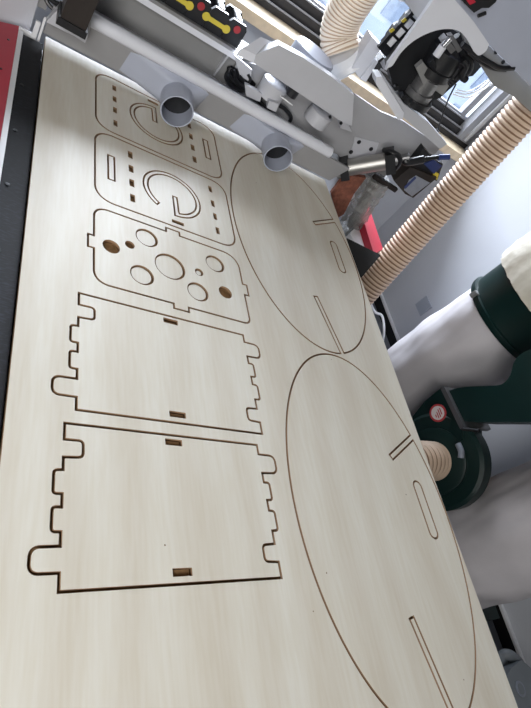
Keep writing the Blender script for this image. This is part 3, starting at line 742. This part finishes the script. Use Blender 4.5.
# blower: round volute, its axis pointing at the table
bc = at(435, 461, x=1.86); ax = V((-1, -.12, .10)).normalized()
bm = B(); lathe(bm, bc, -ax, [(0, .05), (0, .205), (.012, .220), (.085, .220), (.095, .205), (.095, .05)], 56); bl = obj('blower_housing', bm, 'green', dc, smooth=True)
bm = B(); lathe(bm, bc + ax * .001, ax, [(0, .150), (.010, .150), (.016, .135)], 44); obj('inlet_ring', bm, 'green', bl, smooth=True)
bm = B(); lathe(bm, bc - ax * .096, -ax, [(0, .10), (.20, .10), (.21, .09), (.24, .08)], 36); obj('motor', bm, 'orange', dc, smooth=True)
# volute shoulder rising to the flange, then the duct to the drums
fx = 1.86
bm = B(); prism(bm, [at(x, y, x=fx) for x, y in ((410, 432), (413, 416), (425, 401), (441, 388), (462, 428), (462, 440), (430, 470), (412, 450))], None, vec=(.20, .024, -.02)); obj('volute_neck', bm, 'green', bl)
bm = B(); prism(bm, [at(x, y, x=fx - .03) for x, y in ((440, 388), (444, 386.5), (464, 427), (460, 429))], None, vec=(.26, .03, -.02)); obj('flange', bm, 'steel', dc)
top = arc([(448, 391), (458, 388), (469, 386.5), (484, 386), (499, 385), (506, 381), (511, 373), (514, 362), (524, 352), (548, 344)], 4)
low = [(560, 424), (531, 422), (500, 422), (478, 422), (461, 421)]
bm = B(); prism(bm, [at(x, y, x=fx) for x, y in top + low], None, vec=(.19, .023, -.02)); obj('outlet_duct', bm, 'green', dc)
bm = B(); tube(bm, [at(462, 429, x=1.80), at(479, 431, x=1.80)], .007, 10); obj('latch_handle', bm, 'black_iron', dc)
bm = B(); tube(bm, spline([at(x, y, x=1.79) for x, y in ((458, 444), (461, 451), (461, 458))], 5), .013, 12); obj('oval_badge', bm, 'label', bl, smooth=True)
sc0 = at(438, 413, x=1.80); sn = (CAM - sc0); sn = V((-1, -.12, .10)).normalized()
bm = B(); lathe(bm, sc0, sn, [(0, .040), (.002, .040)], 32); st = obj('round_sticker', bm, 'sticker_red', bl)
bm = B(); lathe(bm, sc0 + sn * .0022, sn, [(0, .031), (.001, .031)], 32); obj('sticker_field', bm, 'sticker', st)
bm = B(); uu, ww = frame(sn)
for i, (a, b) in enumerate(((-.016, .016), (-.024, .024), (-.024, .024), (-.016, .016))):
    zc = .015 - .010 * i; c_ = sc0 + sn * .0036
    prism(bm, [c_ + V((0, a, zc)), c_ + V((0, b, zc)), c_ + V((0, b, zc + .005)), c_ + V((0, a, zc + .005))], None, vec=sn * .0006)
obj('sticker_print', bm, 'sticker_red', st)
# wheeled base under it
bm = B(); box(bm, (1.82, -1.72, -.80 - .0), (2.45, -.28, -.801 + .0)) if False else box(bm, (1.80, -1.72, -.84), (2.56, -.26, -.8015)); bs = obj('base_plate', bm, 'green', dc)
for x in (1.86, 2.48):
    for y in (-1.64, -.34):
        bm = B(); lathe(bm, (x - .015, y, -Z0 + .0202), (1, 0, 0), [(0, .02), (.03, .02)], 20); obj('wheel', bm, 'black', bs)
bm = B(); dirbox(bm, bc - ax * .1 + V((0, 0, -.27)), V((bc.x + .1, bc.y, -.8)), .08, .08, up=(0, 1, 0)); obj('blower_stand', bm, 'green', dc)
ih0 = bc + ax * .017
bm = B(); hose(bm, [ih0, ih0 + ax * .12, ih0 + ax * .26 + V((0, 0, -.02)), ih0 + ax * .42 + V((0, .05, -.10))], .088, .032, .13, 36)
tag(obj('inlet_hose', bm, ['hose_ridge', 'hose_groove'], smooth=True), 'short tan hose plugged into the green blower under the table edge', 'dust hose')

# ------------------------------------------------------------------ grey bin and hose on the floor at the lower right
gbn = thing('shop_vacuum', at(515, 690, z=-.55), 'grey plastic appliance with oval emblem on the floor at lower right', 'appliance')
bm = B(); prism(bm, [at(x, y, z=-.42) for x, y in ((506, 678), (511, 668), (522, 660), (531, 668), (560, 712), (560, 740), (524, 730), (513, 704))], None, vec=(0, 0, -.4599)); obj('body', bm, 'rubber_grey', gbn)
bm = B()
ec = at(520, 689, z=-.42)
for k in range(1): lathe(bm, ec + V((0, 0, .001)), (0, 0, 1), [(0, .026), (.003, .026)], 28)
em = obj('emblem', bm, 'label', gbn)
bm = B(); lathe(bm, ec + V((0, 0, .0045)), (0, 0, 1), [(0, .018), (.0015, .018)], 24); obj('emblem_center', bm, 'rubber_grey', em)
bm = B(); tube(bm, spline([at(496, 668, z=-.5), at(502, 657, z=-.48), (at(508, 655, z=-.46)), at(516, 660, z=-.46), at(522, 668, z=-.48)], 8), .022, 16); obj('handle', bm, 'rubber_grey', gbn, smooth=True)

# ------------------------------------------------------------------ room
WX, WY = 2.63, 1.02
bm = B(); box(bm, (-3.2, -5.2, -Z0 - .1), (WX + .1, WY + .12, -Z0)); struct('floor', bm, 'floor')
bm = B(); box(bm, (WX, -5.2, -Z0), (WX + .12, WY + .12, 2.1)); struct('wall_right', bm, 'wall')
# back wall with a wide window opening
wx0, wx1, wz0, wz1 = -.60, 2.60, .185, 1.14
bm = B(); box(bm, (-3.2, WY, -Z0), (WX - .0005, WY + .2, wz0)); box(bm, (-3.2, WY, wz1), (WX - .0005, WY + .2, 2.1)); box(bm, (-3.2, WY, wz0), (wx0, WY + .2, wz1)); box(bm, (wx1, WY, wz0), (WX - .0005, WY + .2, wz1)); struct('wall_back', bm, 'wall')
bm = B(); box(bm, (-3.3, -5.2, -Z0), (-3.2, WY + .2, 2.1)); struct('wall_left', bm, 'shop_grey')
bm = B(); box(bm, (-3.3, -5.3, -Z0), (WX + .12, -5.2, 2.1)); struct('wall_front', bm, 'shop_grey')
bm = B(); box(bm, (WX - .022, -5.1, -Z0), (WX - .0005, WY - .001, -Z0 + .068)); struct('baseboard_right', bm, 'skirt')
bm = B(); box(bm, (WX - .026, -5.1, -Z0 + .0685), (WX - .0005, WY - .001, -Z0 + .082)); struct('trim_1', bm, 'white')
bm = B(); box(bm, (wx0 - .05, WY - .20, wz0 - .03), (wx1 - .001, WY + .03, wz0 + .022), bev=.004); struct('trim_2', bm, 'stone')
bm = B(); box(bm, (-3.3, -5.3, 2.1001), (WX + .12, WY + .2, 2.2)); struct('ceiling', bm, 'shop_grey')
# window frame: stepped dark tracks, silver rails, panes
w = bpy.data.objects.new('window_1', None); C.objects.link(w); w.location = V((1, WY, wz0 + Z0)); w['kind'] = 'structure'; ABS[w.name] = V((1, WY, wz0))
bm = B(); zs = wz0 + .0225
for i in range(3): box(bm, (wx0, WY - .055 + .035 * i, zs + .0), (wx1, WY - .055 + .035 * i + .026, zs + .03 + .045 * i))
box(bm, (wx0, WY + .05, zs), (wx0 + .05, WY + .09, wz1)); box(bm, (wx0, WY + .05, wz1 - .06), (wx1, WY + .09, wz1)); box(bm, (wx1 - .05, WY + .05, zs), (wx1, WY + .09, wz1))
obj('window_frame', bm, 'frame_dark', w)
bm = B()
for i in range(3): box(bm, (wx0, WY - .055 + .035 * i + .006, zs + .0302 + .045 * i), (wx1, WY - .055 + .035 * i + .014, zs + .038 + .045 * i))
obj('track', bm, 'frame_silver', w)
GZ = .345
bm = B()
for x in (.62, 1.42, 2.44): box(bm, (x, WY + .045, GZ - .02), (x + .045, WY + .085, wz1 - .06))
box(bm, (wx0 + .05, WY + .048, zs + .11), (wx1 - .05, WY + .086, GZ)); obj('sash', bm, 'frame_silver', w)
bm = B(); box(bm, (wx0 + .05, WY + .066, GZ), (wx1 - .05, WY + .070, wz1 - .06)); obj('pane', bm, 'glass', w)
# light vertical jamb profiles at the right end of the window
bm = B(); box(bm, (2.485, WY - .045, zs), (2.535, WY + .02, wz1)); obj('jamb_profile', bm, 'frame_silver', w)
bm = B(); box(bm, (2.552, WY - .04, zs), (2.578, WY + .02, wz1)); obj_split('jamb_lining', bm, 'white', w)
bm = B(); box(bm, (2.57, WY - .14, wz0 + .03), (2.628, WY - .085, 2.05), bev=.01); obj('end_profile', bm, 'frame_silver', w)
# blank socket plate
so = thing('wall_plate', at(424, 306, x=WX) + V((0, 0, -.043)), 'small square blank grey plate on the white wall above the skirting', 'wall plate')
c_ = at(424, 306, x=WX)
bm = B(); box(bm, (WX - .009, c_.y - .052, c_.z - .052), (WX - .0005, c_.y + .052, c_.z + .052), bev=.003); obj('plate', bm, 'socket', so)
# street outside the window: a pale block of flats
eb = thing('building', (13, 17.5, -8), 'hazy pale block of flats seen through the workshop window', 'building')
bm = B(); box(bm, (2, 15, -8), (24, 20, 3.2)); obj('wall', bm, 'concrete', eb)
for i in range(17):
    for j in range(5):
        bm = B(); box(bm, (2.5 + i * 1.2, 14.95, -7 + j * 1.8), (3.2 + i * 1.2, 14.999, -5.9 + j * 1.8)); obj('window', bm, 'facade_win', eb)

# ------------------------------------------------------------------ light
wd = bpy.data.worlds.new('world'); SC.world = wd; wd.use_nodes = True
bg = wd.node_tree.nodes['Background']; bg.inputs[0].default_value = (.88, .93, 1, 1); bg.inputs[1].default_value = 2.6
def area_light(name, loc, target, sx, sy, power, col=(1, 1, 1), spread=PI):
    l = bpy.data.lights.new(name, 'AREA'); l.shape = 'RECTANGLE'; l.size = sx; l.size_y = sy; l.energy = power; l.color = col; l.spread = spread
    o = bpy.data.objects.new(name, l); C.objects.link(o); o.location = V(loc) + V((0, 0, Z0)); o.rotation_euler = (V(target) - V(loc)).to_track_quat('-Z', 'Y').to_euler(); return o
area_light('window_daylight', (1.2, 2.6, 1.30), (.95, -.6, -.1), 2.8, 1.3, 235, (.96, .975, 1), math.radians(115))
area_light('overhead_fill', (-1.2, -3.0, 2.05), (.6, -1.4, 0), 1.3, .7, 70, (1, .985, .95))  # added fill from above and behind the camera, no fixture there
area_light('front_fill', (-1.3, -4.9, 1.0), (.6, 0, .25), 1.8, 1.2, 13, (1, .985, .96), math.radians(60))  # added low fill for upright faces; the front wall has no window
SC.view_settings.view_transform = 'Standard'; SC.view_settings.look = 'None'; SC.view_settings.gamma = 1; SC.view_settings.use_curve_mapping = False
SC.view_settings.exposure = 0.18
SC.cycles.max_bounces = 8
